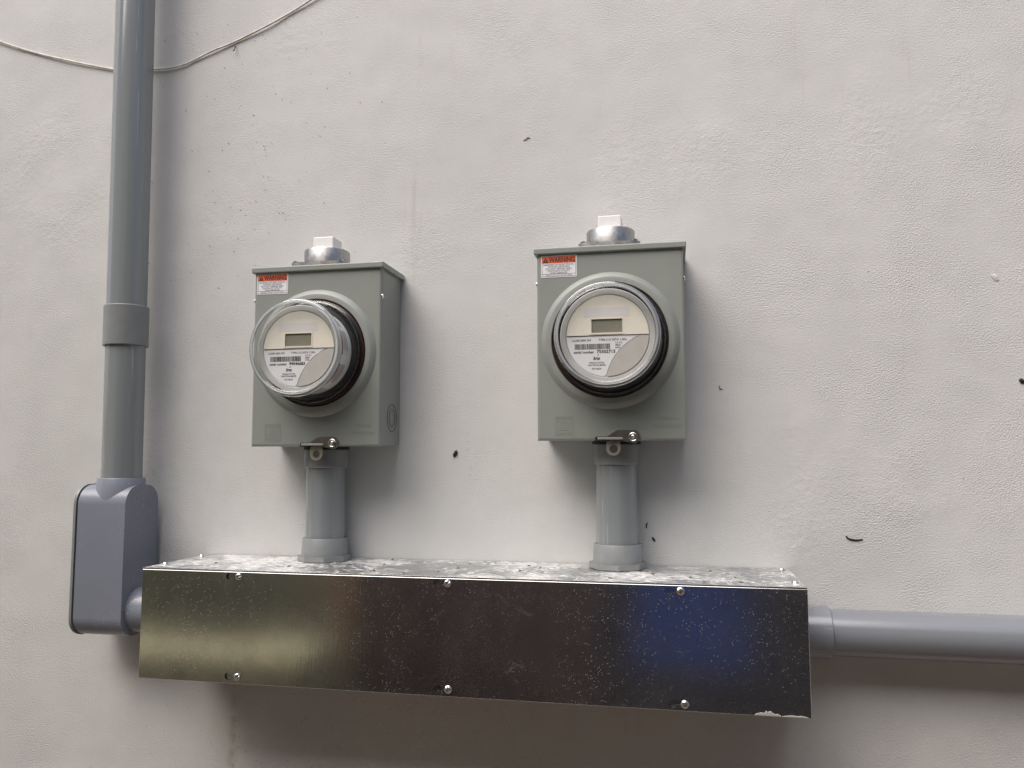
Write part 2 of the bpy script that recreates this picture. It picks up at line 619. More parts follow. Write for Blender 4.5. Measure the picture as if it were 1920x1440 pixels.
# ------------------------------------------------------------------ wall marks
def wall_mark(name, pts, rad, mat, n=5):
    p = spline([(x, -0.0006, z) for x, z in pts], n)
    k = len(p) - 1
    rr = [rad * (0.45 + 0.55 * math.sin(PI * (0.12 + 0.8 * i / k))) for i in range(len(p))]
    bm = tube(p, rr, 7)
    for v in bm.verts:
        v.co.y *= 0.8 if mat is not M['stucco'] else 0.35
    return obj(name, bm, mat, WALL, True)


wall_mark('black_fleck', [(-0.0945, 0.1815), (-0.0935, 0.1785), (-0.0955, 0.1755), (-0.0965, 0.1725)], 0.0031, M['mark'])
wall_mark('black_fleck', [(0.1936, 0.0775), (0.1920, 0.0735), (0.1922, 0.0690)], 0.0011, M['mark'])
wall_mark('black_fleck', [(0.2000, 0.0560), (0.2022, 0.0535), (0.2040, 0.0505)], 0.0017, M['mark'])
wall_mark('black_fleck', [(0.4634, 0.0632), (0.4665, 0.0598), (0.4725, 0.0582), (0.4785, 0.0580), (0.4850, 0.0592)], 0.0014, M['mark'])
wall_mark('chipped_hole', [(0.6915, 0.2765), (0.6935, 0.2735), (0.6965, 0.2720)], 0.0032, M['mark'])
wall_mark('scuff_mark', [(0.0125, 0.6625), (0.0165, 0.6637), (0.0190, 0.6660), (0.0230, 0.6655)], 0.0010, M['smudge'])
wall_mark('scuff_mark', [(0.2985, 0.2745), (0.2995, 0.2705), (0.3035, 0.2690)], 0.0010, M['smudge'])
wall_mark('plaster_chip', [(0.664, 0.420), (0.668, 0.416), (0.671, 0.412)], 0.0035, M['stucco'])
# uncountable specks and flecks of dirt
bm = bmesh.new()
def fleck(x, z, ln, w, a):
    c, s = math.cos(a), math.sin(a)
    pts = []
    for k in range(7):
        q = 2 * PI * k / 7
        j = random.uniform(0.6, 1.1)
        u, v = math.cos(q) * ln * j, math.sin(q) * w * j
        pts.append((x + u * c - v * s, z + u * s + v * c))
    prism(pts, 0.0, -0.00025, bm)
for _ in range(110):
    fleck(random.gauss(-0.47, 0.10), random.uniform(0.45, 0.92), random.uniform(0.0008, 0.0034), random.uniform(0.0004, 0.0009), R(random.gauss(-55, 15)))
for _ in range(90):
    fleck(random.gauss(-0.38, 0.12), random.uniform(-0.335, -0.17), random.uniform(0.0004, 0.0016), random.uniform(0.0004, 0.0008), R(random.gauss(-75, 20)))
for _ in range(60):
    fleck(random.uniform(-0.95, 0.72), random.uniform(-0.3, 1.0), random.uniform(0.0004, 0.0013), random.uniform(0.0003, 0.0007), random.uniform(0, PI))
for _ in range(16):
    fleck(random.gauss(-0.072, 0.009), random.gauss(0.165, 0.02), random.uniform(0.0005, 0.0013), random.uniform(0.0003, 0.0007), random.uniform(0, PI))
fl = obj('dirt_flecks', bm, M['smudge'], WALL)
fl['kind'] = 'stuff'

# ------------------------------------------------------------------ conduits
def pipe_mesh(r, z0, z1, wall=0.004, segs=64, axis='Z', edge=0.0008):
    return lathe([(r - wall, z0), (r - edge, z0), (r, z0 + edge), (r, z1 - edge), (r - edge, z1), (r - wall, z1)], segs, axis, closed=True)


CX, CY = -0.6275, -0.0556
riser = thing('pvc_conduit', 'tall upright grey PVC conduit with a coupling at the left', 'conduit', (CX, CY, 0.13), 'grey PVC conduit runs')
obj('upper_pipe', pipe_mesh(0.0302, 0.255, 1.9), M['pvc_v'], riser, True)
obj('lower_pipe', pipe_mesh(0.0300, -0.02, 0.250), M['pvc_v'], riser, True)
obj('coupling', pipe_mesh(0.0338, 0.2195, 0.2845, 0.0030, edge=0.0012), M['fitting'], riser, True)
riser.rotation_euler = (0, R(-0.75), 0)

HZ, HY = -0.0590, -0.040
run = thing('pvc_conduit', 'level grey PVC conduit leaving the right end of the metal trough', 'conduit', (0.388, HY, HZ), 'grey PVC conduit runs')
obj('pipe', pipe_mesh(0.0302, -0.004, 1.5, axis='X'), M['pvc_h'], run, True)
obj('coupling', pipe_mesh(0.0340, 0.0005, 0.0425, 0.0034, axis='X', edge=0.0010), M['pvc_h'], run, True)

# conduit body with its cover on the left
lb = thing('elbow_box', 'blue grey moulded elbow box joining the upright conduit to the trough', 'elbow box', (-0.639, -0.052, -0.102))
X0, X1 = -0.036, 0.047


def slab(x0, x1, rbev, y0, y1, z0, z1, rad, inset=0.0):
    pts = rrect(y0 + inset, y1 - inset, z0 + inset, z1 - inset, rad, 10)
    b = bmesh.new()
    a = [b.verts.new((x0, p, q)) for p, q in pts]
    c = [b.verts.new((x1, p, q)) for p, q in pts]
    b.faces.new(a)
    fc = b.faces.new(list(reversed(c)))
    n = len(pts)
    for i in range(n):
        j = (i + 1) % n
        b.faces.new((a[i], c[i], c[j], a[j]))
    if rbev:
        ed = [e for e in fc.edges]
        bmesh.ops.bevel(b, geom=ed, offset=rbev, segments=6, profile=0.5, affect='EDGES')
    return b


obj('body_shell', slab(X0, X1, 0.013, -0.040, 0.040, 0.0, 0.231, 0.030), M['body'], lb, 50)
obj('gasket', slab(X0 - 0.0022, X0 - 0.0002, 0, -0.040, 0.040, 0.0, 0.231, 0.030, 0.0016), M['gasket'], lb, 50)
cv = slab(X0 - 0.0065, X0 - 0.0024, 0, -0.040, 0.040, 0.0, 0.231, 0.030, -0.0012)
obj('cover', cv, M['fitting'], lb, 50)
obj('top_hub', lathe([(0.0330, 0.20), (0.0354, 0.20), (0.0354, 0.2408), (0.0346, 0.2418), (0.0312, 0.2418), (0.0312, 0.215)], 64), M['body'], lb, 40, loc=(0.0112, -0.0036, 0))
obj('side_hub', lathe([(0.0345, 0.03), (0.0345, 0.118), (0.0338, 0.119), (0.029, 0.119), (0.029, 0.06)], 64, 'X'), M['body'], lb, 40, loc=(0, 0.002, 0.0375))
obj('locknut', lathe([(0.0315, 0.117), (0.0315, 0.1296), (0.02, 0.1296)], 48, 'X'), M['gasket'], lb, 40, loc=(0, 0.002, 0.0375))

# ------------------------------------------------------------------ metal trough
TL, TR, TT, TB, TD = -0.5091, 0.3862, 0.0167, -0.1353, -0.1575
trough = thing('metal_trough', 'long galvanised steel wiring trough mounted below both meters', 'trough', ((TL + TR) / 2, 0, TB))
HX = (TR - TL) / 2
TH = TT - TB
SCR = [(-0.3619, 0.0082), (-0.0625, 0.0082), (0.2357, 0.0078), (-0.3601, -0.1265), (-0.0609, -0.1265), (0.2382, -0.1275)]
OX = (TL + TR) / 2
obj('back_box', box(-HX + 0.0010, HX - 0.0010, -0.002, TD + 0.0026, 0.001, TH - 0.0020), M['galv'], trough)
# top sheet folded over the front and ends
bm = bmesh.new()
box(-HX - 0.0004, HX + 0.0004, TD + 0.0003, -0.0015, TH - 0.0018, TH, 0.0005, 1, bm)
obj('top_sheet', bm, M['galv_top'], trough)
obj('front_lip', box(-HX - 0.0003, HX + 0.0003, TD - 0.0006, TD + 0.0012, TH - 0.0020, TH + 0.0003, 0.0006, 2), M['steel'], trough)
# front cover with real keyholes
bm = box(-HX - 0.0006, HX + 0.0006, TD - 0.0010, TD + 0.0008, -0.0003, TH - 0.0022, 0.0004, 1)
cover = obj('front_cover', bm, M['galv'], trough)


def keyhole(cx, cz, n=20):
    R1, R2, sep = 0.0051, 0.0026, 0.0122
    pts = []
    a = math.asin(R2 / R1)
    for i in range(n + 1):
        q = a + (2 * PI - 2 * a) * i / n
        pts.append((cx - sep + R1 * math.cos(q), cz + R1 * math.sin(q)))
    for i in range(9):
        q = -PI / 2 + PI * i / 8
        pts.append((cx + 0.002 + R2 * math.cos(q), cz + R2 * math.sin(q)))
    return pts


cut = bmesh.new()
for x, z in SCR:
    prism(keyhole(x - OX, z - TB), TD - 0.005, TD + 0.0030, cut)
cut_o = obj('cutter', cut, None)
cover.parent = None
md = cover.modifiers.new('holes', 'BOOLEAN')
md.operation = 'DIFFERENCE'
md.object = cut_o
md.solver = 'EXACT'
dg = bpy.context.evaluated_depsgraph_get()
dg.update()
me = bpy.data.meshes.new_from_object(cover.evaluated_get(dg))
cover.modifiers.clear()
cover.data = me
cover.parent = trough
bpy.data.objects.remove(cut_o)


def screw_mesh(r=0.0051, h=0.0028, slot=0.0011):
    prof = [(r, 0.0), (r, 0.0006)]
    for i in range(1, 7):
        a = i / 6 * PI / 2
        prof.append((r * math.cos(a) * 0.985 if i < 6 else 0.0, 0.0006 + h * math.sin(a)))
    b = lathe(prof, 24, 'Y')
    for v in b.verts:
        if v.co.y < -0.0008 and abs(v.co.x * 0.8 + v.co.z * 0.6) < slot:
            v.co.y = min(v.co.y + 0.0010, -0.0006)
    m = bpy.data.meshes.new('screw')
    b.to_mesh(m)
    b.free()
    m.materials.append(M['steel'])
    for p in m.polygons:
        p.use_smooth = True
    return m


SCREW = screw_mesh()
for i, (x, z) in enumerate(SCR):
    s = obj('screw', SCREW, None, trough, loc=(x - OX + 0.002, TD - 0.0012, z - TB), rot=(0, random.uniform(0, 3), 0))
rv = lathe([(0.0045, 0), (0.0045, 0.0008), (0.0034, 0.0026), (0.0, 0.0032)], 20)
rm = bpy.data.meshes.new('rivet')
rv.to_mesh(rm)
rv.free()
rm.materials.append(M['steel'])
for x, y in ((0.3755, -0.013), (0.3770, -0.128), (-0.5000, -0.1200), (-0.4990, -0.030)):
    obj('rivet', rm, None, trough, loc=(x - OX, y, TH))
# crumbs of plaster on the lower right corner and a chip on top
def blob(name, pts, y0, y1, mat, parent):
    b = prism(pts, y0, y1)
    bmesh.ops.bevel(b, geom=b.edges[:], offset=0.0004, segments=1, affect='EDGES')
    return obj(name, b, mat, parent)


def ragged(x0, x1, z0, h, n=16):
    p = [(x0, z0)]
    for i in range(n + 1):
        f = i / n
        p.append((x0 + (x1 - x0) * f, z0 + h * (0.25 + 0.75 * math.sin(PI * f)) * random.uniform(0.35, 1.0)))
    p.append((x1, z0))
    return p


blob('plaster_crumb', ragged(0.322 - OX, 0.352 - OX, 0.0002, 0.0062), TD - 0.0022, TD - 0.0011, M['plaster'], trough)
blob('plaster_crumb', ragged(0.353 - OX, 0.383 - OX, 0.0002, 0.0030), TD - 0.0020, TD - 0.0011, M['plaster'], trough)
bm = bmesh.new()
for _ in range(34):
    x = random.uniform(TL + 0.05, TR - 0.03) - OX
    y = random.uniform(-0.15, -0.01)
    s = random.uniform(0.0006, 0.0022)
    mtx = Matrix.Translation((x, y, TH + s * 0.4)) @ Matrix.Rotation(random.uniform(0, 3), 4, 'Z') @ Matrix.Diagonal((s * 1.5, s, s * 0.7, 1))
    bmesh.ops.create_icosphere(bm, subdivisions=1, radius=1, matrix=mtx)
d = obj('crumbs', bm, M['smudge'], trough)
d['kind'] = 'stuff'

# ------------------------------------------------------------------ short risers from trough to sockets
def octagon(r, k=6, a0=0.0):
    return [(r * math.cos(a0 + 2 * PI * i / k), r * math.sin(a0 + 2 * PI * i / k)) for i in range(k)]


def nipple(x, y, ztop, zc, label, turn):
    t_ = thing('conduit_riser', label, 'conduit', (x, y, TT), 'short risers from trough to meter sockets')
    obj('pipe', pipe_mesh(0.0297, 0.006, ztop - TT - 0.004), M['pvc_v'], t_, True)
    obj('adapter_collar', lathe([(0.0300, 0.034), (0.0333, 0.0345), (0.0340, 0.0337), (0.0346, 0.008)], 64), M['fitting'], t_, 40)
    # flats of the wrenching flange
    b = bmesh.new()
    pts = octagon(0.0405, 8, turn)
    lo = [b.verts.new((p, q, 0.0004)) for p, q in pts]
    hi = [b.verts.new((p, q, 0.0090)) for p, q in pts]
    b.faces.new(lo)
    b.faces.new(list(reversed(hi)))
    for i in range(8):
        j = (i + 1) % 8
        b.faces.new((lo[i], hi[i], hi[j], lo[j]))
    bmesh.ops.bevel(b, geom=b.edges[:], offset=0.0009, segments=2, affect='EDGES')
    obj('flange', b, M['fitting'], t_, 30)
    obj('top_coupling', pipe_mesh(0.0332, zc - TT, ztop - TT - 0.0045, 0.0034, edge=0.0008), M['fitting'], t_, True)
    obj('locknut', lathe([(0.02, ztop - TT - 0.0045), (0.0345, ztop - TT - 0.0045), (0.0345, ztop - TT - 0.0002), (0.02, ztop - TT - 0.0002)], 32), M['gasket'], t_, 40)
    return t_


LZ, RZ = 0.1881, 0.1948
nipple(-0.2890, -0.036, LZ, 0.1565, 'short grey PVC riser under the left meter socket', R(22.5))
nipple(0.1527, -0.036, RZ, 0.1620, 'short grey PVC riser under the right meter socket', R(6))

# ------------------------------------------------------------------ meter sockets
W2, H, D = 0.1012, 0.2704, 0.0907
MC = 0.1378                                     # height of the meter centre above the box bottom
RR = 0.0950


def rect_ray(a, hx, z0, z1):
    c, s = math.cos(a), math.sin(a)
    k = []
    if abs(c) > 1e-9:
        k.append(hx / abs(c))
    if s > 1e-9:
        k.append((z1 - MC) / s)
    if s < -1e-9:
        k.append((MC - z0) / -s)
    m = min(k)
    return (m * c, MC + m * s)


def cover_mesh():
    hx, z0, z1 = W2, 0.0, H - 0.004
    angs = [2 * PI * i / 120 for i in range(120)]
    for sx in (-1, 1):
        for zz in (z0, z1):
            angs.append(math.atan2(zz - MC, sx * hx) % (2 * PI))
    angs = sorted(set(round(a, 6) for a in angs))
    bm = bmesh.new()
    rings = []
    for r, h in ((0.0800, D - 0.004), (0.0800, D + 0.0052), (0.0808, D + 0.0062), (0.0870, D + 0.0062), (0.0885, D + 0.0058), (0.0935, D + 0.0012), (0.0950, D), (0.0956, D)):
        rings.append([bm.verts.new((r * math.cos(a), -h, MC + r * math.sin(a))) for a in angs])
    for ins, h in ((0.0036, D), (0.0030, D), (0.0009, D - 0.0009), (0.0, D - 0.0030), (0.0, D - 0.0120)):
        ring = []
        for a in angs:
            x, z = rect_ray(a, hx, z0, z1)
            x = max(-hx + ins, min(hx - ins, x))
            z = max(z0 + ins, min(z1 - ins, z))
            ring.append(bm.verts.new((x, -h, z)))
        rings.append(ring)
    n = len(angs)
    for p, q in zip(rings, rings[1:]):
        for i in range(n):
            j = (i + 1) % n
            bm.faces.new((p[i], p[j], q[j], q[i]))
    return bm


def circle_pts(cx, cz, r, n=20):
    return [(cx + r * math.cos(2 * PI * i / n), cz + r * math.sin(2 * PI * i / n)) for i in range(n)]


def meter_socket(x, z, label, wx, wz, lx):
    s = thing('meter_socket', label, 'meter socket', (x, 0, z), 'grey green meter sockets')
    bodyo = obj('enclosure', box(-W2 + 0.0012, W2 - 0.0012, -D + 0.0095, -0.0006, 0.0020, H - 0.005, 0.0015), M['paint'], s)
    cov = obj('front_cover', cover_mesh(), M['paint'], s, 30)
    # hood
    b = box(-W2 - 0.0040, W2 + 0.0040, -D - 0.0042, -0.0004, H - 0.0088, H, 0.0014)
    obj('hood', b, M['paint'], s)
    # knockout rings on both flanks
    for sd in (-1, 1):
        for r in (0.0205, 0.0130, 0.0085):
            rb = lathe([(r - 0.0007, 0.0), (r - 0.0004, 0.0007), (r + 0.0004, 0.0007), (r + 0.0007, 0.0)], 48, 'X')
            obj('knockout', rb, M['groove'] if r != 0.0085 else M['paint'], s, True, loc=(sd * (W2 - 0.0012) + (-0.0010 if sd < 0 else 0.0), -0.0365, 0.0427))
        obj('side_screw', lathe([(0.0038, 0), (0.0036, 0.0012), (0.0, 0.0024)], 18, 'X'), M['steel'], s, True,
            loc=(sd * W2, -D + 0.0055, 0.2205), rot=(0, 0, 0 if sd > 0 else PI))
    # pressed emblem: nested squares round a letter D
    c = lx
    zc = 0.0207
    embl = bmesh.new()

    def frame(h, w):
        o_ = [(c - h, zc - h), (c + h, zc - h), (c + h, zc + h), (c - h, zc + h)]
        i_ = [(c - h + w, zc - h + w), (c + h - w, zc - h + w), (c + h - w, zc + h - w), (c - h + w, zc + h - w)]
        fb = ring_prism(o_, i_, -D + 0.0002, -D - 0.0003)
        m_ = bpy.data.meshes.new('f')
        fb.to_mesh(m_)
        fb.free()
        embl.from_mesh(m_)
        bpy.data.meshes.remove(m_)
    frame(0.0130, 0.0011)
    frame(0.0103, 0.0010)
    for (a, b_, c_, d_) in ((-0.0078, 0.0042, 0.0052, 0.0064), (-0.0078, 0.0042, -0.0064, -0.0052), (-0.0052, -0.0040, -0.0052, 0.0052), (-0.0020, 0.0024, 0.0028, 0.0038),
                            (-0.0020, 0.0024, -0.0038, -0.0028), (-0.0020, -0.0010, -0.0028, 0.0028), (0.0060, 0.0070, -0.0036, 0.0036), (0.0024, 0.0034, -0.0028, 0.0028)):
        prism([(c + a, zc + c_), (c + b_, zc + c_), (c + b_, zc + d_), (c + a, zc + d_)], -D + 0.0002, -D - 0.0003, embl)
    for sg in (1, -1):
        prism([(c + 0.0042, zc + sg * 0.0064), (c + 0.0070, zc + sg * 0.0036), (c + 0.0060, zc + sg * 0.0036), (c + 0.0042, zc + sg * 0.0052)], -D + 0.0002, -D - 0.0003, embl)
    obj('pressed_emblem', embl, M['paint'], cov)
    for body_, a, b_, z0, z1 in (('TYPE 3R', 0.0625, 0.0885, 0.0280, 0.0318), ('ENCLOSURE', 0.0590, 0.0940, 0.0176, 0.0214)):
        obj('pressed_lettering', text_mesh(body_, a, b_, z0, z1, -D, 0.0, depth=0.05), M['paint'], cov)
    # hasp, rivet and sealing tab
    y0, y1 = -D - 0.0006, -D - 0.0024
    hp = [(-0.0100, 0.0024), (0.0087, 0.0142), (0.0320, 0.0140)]
    hp += [(0.0312 + 0.0082 * math.cos(q), 0.0048 + 0.0090 * math.sin(q)) for q in [R(70), R(45), R(20), R(-10), R(-40), R(-70), R(-100), R(-125)]]
    hp += [(0.0172, -0.0012), (0.0040, -0.0012)]
    hasp = obj('hasp', prism(hp, y0, y1), M['hasp'], s)
    obj('rivet', lathe([(0.0062, 0), (0.0062, 0.0006), (0.0052, 0.0010), (0.0044, 0.0005), (0.0034, 0.0005), (0.0031, 0.0018), (0.0020, 0.0022), (0.0013, 0.0016), (0.0010, 0.0004), (0.0, 0.0004)], 28, 'Y'), M['steel'], hasp, True, loc=(0.0300, y1, 0.0046))
    tab_o = [(0.0030 + 0.0098 * math.cos(2 * PI * i / 28), -0.0108 + 0.0098 * math.sin(2 * PI * i / 28)) for i in range(28)]
    tab_o = [(px, pz) if pz < -0.0075 else (0.0030 + (px - 0.0030) * 1.12, pz * 0.2 + 0.0012 if pz > -0.006 else pz) for px, pz in tab_o]
    tab_i = circle_pts(0.0034, -0.0112, 0.0058, 28)
    obj('seal_tab', ring_prism(tab_o, tab_i, -D - 0.0004, -D - 0.0020), M['tab'], s, loc=(0, 0.0032, 0))
    obj('slot_strap', box(-0.0180, 0.0170, -D - 0.0056, -D - 0.0020, 0.0008, 0.0042, 0.0012), M['paint'], s)
    obj('slot_shade_slab', box(-0.0212, 0.0200, -D - 0.0010, -D + 0.0010, -0.0004, 0.0052), M['gasket'], s)  # solid black slab stands in for the shade inside the slot
    # warning sticker
    w_, h_ = 0.0252, 0.0157
    yl = -D - 0.0004
    st = obj('warning_label', prism(rrect(wx - w_, wx + w_, wz - h_, wz + h_, 0.0016, 4), -D + 0.0001, yl), M['paper'], s)
    e = 0.0014
    ix0, ix1, iz0, iz1 = wx - w_ + e, wx + w_ - e, wz - h_ + e, wz + h_ - e
    zb = iz1 - 0.0098
    obj('header', prism([(ix0 + .0003, zb), (ix1 - .0003, zb), (ix1 - .0003, iz1 - .0003), (ix0 + .0003, iz1 - .0003)], yl, yl - 0.00012), M['orange'], st)
    lines = bmesh.new()
    lw = 0.00035
    for a, b_, c_, d_ in ((ix0, ix0 + lw, iz0, iz1), (ix1 - lw, ix1, iz0, iz1), (ix0 + lw, ix1 - lw, iz0, iz0 + lw), (ix0 + lw, ix1 - lw, iz1 - lw, iz1),
                          (ix0 + lw, ix1 - lw, iz0 + 0.0034, iz0 + 0.0034 + lw)):
        prism([(a, c_), (b_, c_), (b_, d_), (a, d_)], yl, yl - 0.0002, lines)
    obj('border', lines, M['ink'], st)
    tz = zb + 0.0012
    obj('alert_symbol', prism([(ix0 + 0.0012, tz), (ix0 + 0.0092, tz), (ix0 + 0.0052, tz + 0.0070)], yl - .0001, yl - 0.0003), M['ink'], st)
    obj('alert_mark', prism([(ix0 + 0.0048, tz + 0.0010), (ix0 + 0.0056, tz + 0.0010), (ix0 + 0.0056, tz + 0.0046), (ix0 + 0.0048, tz + 0.0046)], yl - .0003, yl - 0.0004), M['orange'], st)
    obj('lettering', text_mesh('WARNING', ix0 + 0.0098, ix1 - 0.0012, tz, tz + 0.0072, yl - 0.0003, 0.03), M['ink'], st)
    rows = [('HAZARD OF ELECTRICAL', 0.96), ('SHOCK OR BURN', 0.66), ('DO NOT BREAK SEAL', 0.82), ('CONTACT UTILITY', 0.70), ('FOR SERVICE', 0.52)]
    zz = zb - 0.0030
    for body_, f in rows:
        hw = (w_ - e - 0.0012) * f
        obj('lettering', text_mesh(body_, wx - hw, wx + hw, zz, zz + 0.0021, yl - 0.0003, 0.008), M['ink2'], st)
        zz -= 0.0030
    obj('lettering', text_mesh('PROPERTY OF UTILITY. DO NOT TAMPER', wx - 0.0185, wx + 0.0185, iz0 + 0.0009, iz0 + 0.0023, yl - 0.0003), M['ink2'], st)
    # closing hub on top with its white plug
    hub = obj('closing_hub', lathe([(0.0300, 0.004), (0.0345, 0.004), (0.0345, 0.0285), (0.0338, 0.0296), (0.0300, 0.0296), (0.0300, 0.018)], 56), M['zinc'], s, 40, loc=(0.0 if x > 0 else -0.003, -0.050, H))
    pl = rrect(-0.0435, 0.0435, -0.0400, 0.0400, 0.012, 6)
    b = bmesh.new()
    lo = [b.verts.new((p, q, 0.0002)) for p, q in pl]
    hi = [b.verts.new((p, q, 0.0062)) for p, q in pl]
    b.faces.new(lo)
    b.faces.new(list(reversed(hi)))
    for i in range(len(pl)):
        j = (i + 1) % len(pl)
        b.faces.new((lo[i], hi[i], hi[j], lo[j]))
    obj('hub_plate', b, M['zinc'], hub, 40)
    for px in (-0.036, 0.036):
        for py in (-0.033, 0.033):
            obj('hub_screw', lathe([(0.0045, 0.006), (0.0045, 0.0085), (0.0, 0.0098)], 14), M['steel'], hub, True, loc=(px, py, 0))
    obj('plug_disc', lathe([(0.0299, 0.020), (0.0299, 0.0255), (0.0, 0.0255)], 40), M['white'], hub, 40)
    obj('plug', box(-0.0165, 0.0165, -0.0165, 0.0165, 0.0256, 0.0500, 0.0016, 3), M['white'], hub)
    return s


LXC, RXC = -0.2845, 0.1492
meter_socket(LXC, LZ, 'grey green meter socket box on the left, nearer the upright conduit', -0.0720, 0.2448, -0.0664)
meter_socket(RXC, RZ, 'grey green meter socket box on the right, mounted slightly higher', -0.0698, 0.2443, -0.0636)

# ------------------------------------------------------------------ electric meters
def arc(cx, cz, r, a0, a1, n):
    return [(cx + r * math.cos(a0 + (a1 - a0) * i / n), cz + r * math.sin(a0 + (a1 - a0) * i / n)) for i in range(n + 1)]


def electric_meter(x, z, serial, label, seed):
    rnd = random.Random(seed)
    m = thing('electric_meter', label, 'meter', (x, -D, z + MC), 'round electric meters')
    obj('base_ring', lathe([(0.060, -0.003), (0.0796, -0.003), (0.0796, 0.0030), (0.0785, 0.0042), (0.0770, 0.0046)], 80, 'Y'), M['brown'], m, 40)
    obj('base', lathe([(0.0772, 0.0010), (0.0772, 0.0046), (0.0762, 0.0056), (0.0742, 0.0060), (0.0742, 0.0072), (0.0690, 0.0078), (0.0620, 0.0080)], 80, 'Y'), M['black'], m, 40)
    drum = obj('housing', lathe([(0.0618, 0.0078), (0.0618, 0.0465), (0.0628, 0.0475), (0.0628, 0.0500), (0.0618, 0.0512), (0.0555, 0.0510), (0.0545, 0.0496), (0.0, 0.0496)], 96, 'Y'), M['drum'], m, 40)
    # wrap-round label on the housing, seen through the clear side
    a0, a1 = R(-62), R(62)
    wrap = obj('side_label', lathe([(0.0621, 0.0105), (0.0621, 0.0440)], 48, 'Y', a0=a0, a1=a1), M['white'], m, True)
    for q0, q1 in ((-52, -20), (-8, 26)):
        obj('red_band', lathe([(0.0623, 0.0385), (0.0623, 0.0425)], 20, 'Y', a0=R(q0), a1=R(q1)), M['red'], wrap, True)
        pr = bmesh.new()
        for k in range(6):
            h0 = 0.0360 - k * 0.0026
            ln = rnd.uniform(0.75, 1.0)
            lb_ = lathe([(0.06225, h0 - 0.0010), (0.06225, h0)], 16, 'Y', a0=R(q1 - (q1 - q0) * ln), a1=R(q1))
            me_ = bpy.data.meshes.new('l')
            lb_.to_mesh(me_)
            lb_.free()
            pr.from_mesh(me_)
            bpy.data.meshes.remove(me_)
        obj('fine_print', pr, M['ink2'], wrap, True)
    pr = bmesh.new()
    for k in range(5):
        h0 = 0.0410 - k * 0.0042
        lb_ = lathe([(0.06225, h0 - 0.0018), (0.06225, h0)], 12, 'Y', a0=R(32), a1=R(32 + rnd.uniform(18, 26)))
        me_ = bpy.data.meshes.new('l')
        lb_.to_mesh(me_)
        lb_.free()
        pr.from_mesh(me_)
        bpy.data.meshes.remove(me_)
    obj('fine_print', pr, M['ink2'], wrap, True)
    # dial face
    yf = -0.0496
    face = obj('dial_plate', lathe([(0.0545, 0.0497), (0.0, 0.0497)], 72, 'Y'), M['faceplate'], m)
    RC = 0.0536
    # cream half disc with a real window for the display
    lx0, lx1, lz0, lz1 = -0.0208, 0.0196, 0.0036, 0.0218
    arcp = arc(0, 0, RC, 0.012, PI - 0.012, 48)
    y1 = yf - 0.0018
    c = bmesh.new()
    prism([(-RC * .9999, 0.0006), (RC * .9999, 0.0006), (RC * .9985, lz0), (-RC * .9985, lz0)], yf - 0.0001, y1, c)
    xs = math.sqrt(RC ** 2 - lz1 ** 2)
    hi = [(px, pz) for px, pz in arcp if pz > lz1]
    prism([(-xs, lz1), (xs, lz1)] + hi, yf - 0.0001, y1, c)
    xl = math.sqrt(RC ** 2 - lz0 ** 2)
    zs = [lz0 + (lz1 - lz0) * i / 8 for i in range(9)]
    prism([(lx1, lz0)] + [(math.sqrt(RC ** 2 - q * q), q) for q in zs] + [(lx1, lz1)], yf - 0.0001, y1, c)
    prism([(lx0, lz1)] + [(-math.sqrt(RC ** 2 - q * q), q) for q in reversed(zs)] + [(lx0, lz0)], yf - 0.0001, y1, c)
    bmesh.ops.remove_doubles(c, verts=c.verts, dist=1e-6)
    cream = obj('cream_panel', c, M['cream'], m)
    # shallow frame round the display
    fo = [(lx0 - 0.0026, lz0 - 0.0020), (lx1 + 0.0016, lz0 - 0.0020), (lx1 + 0.0016, lz1 + 0.0018), (lx0 - 0.0026, lz1 + 0.0018)]
    fi = [(lx0, lz0), (lx1, lz0), (lx1, lz1), (lx0, lz1)]
    obj('display_frame', ring_prism(fo, fi, y1 + 0.0001, y1 - 0.0005), M['cream'], cream)
    obj('display', prism([(lx0 - .0002, lz0 - .0002), (lx1 + .0002, lz0 - .0002), (lx1 + .0002, lz1 + .0002), (lx0 - .0002, lz1 + .0002)], yf - 0.0002, yf - 0.0006), M['lcd'], cream)
    obj('blank_sticker', prism(rrect(-0.0315, 0.0292, 0.0250, 0.0370, 0.0018, 4), y1, y1 - 0.0002), M['sticker'], cream)
    obj('pressed_lettering', text_mesh('CENTRON', -0.0105, 0.0085, 0.0428, 0.0478, y1, 0.0, depth=0.03), M['cream'], cream)
    # raised grey leaf at the lower right
    cxr, czr, rr_ = 0.0706, -0.0690, 0.0742
    leaf = []
    aS = math.atan2(0.0 - czr, 0.0445 - cxr)
    aE = math.atan2(-0.0524 - czr, 0.0005 - cxr)
    leaf += arc(cxr, czr, rr_ - 0.0012, aS, aE, 24)
    b0 = math.atan2(leaf[-1][1], leaf[-1][0])
    leaf += arc(0, 0, 0.0536, b0, -0.02, 24)
    obj('grey_leaf_panel', prism(leaf, yf - 0.0001, yf - 0.0016), M['faceplate'], m)
    # white name label
    lab = arc(cxr, czr, rr_ + 0.0004, math.atan2(-0.0010 - czr, 0.0425 - cxr), math.atan2(-0.0512 - czr, -0.0008 - cxr), 24)
    e0 = math.atan2(lab[-1][1], lab[-1][0])
    lab += [(0.0540 * math.cos(q), 0.0540 * math.sin(q)) for q in [e0 + ((-PI + 0.02) - e0) * i / 28 for i in range(1, 29)]]
    name = obj('name_label', prism(lab, yf - 0.0001, yf - 0.0007), M['paper'], m)
    yt = yf - 0.0009

    def tx(body_, u0, u1, v0, v1, bold=0.0, shear=0.0):
        return obj('lettering', text_mesh(body_, u0, u1, v0, v1, yt, bold, shear), M['ink'], name)
    tx('CL200 240V 3W', -0.0470, -0.0214, -0.0072, -0.0044, 0.012)
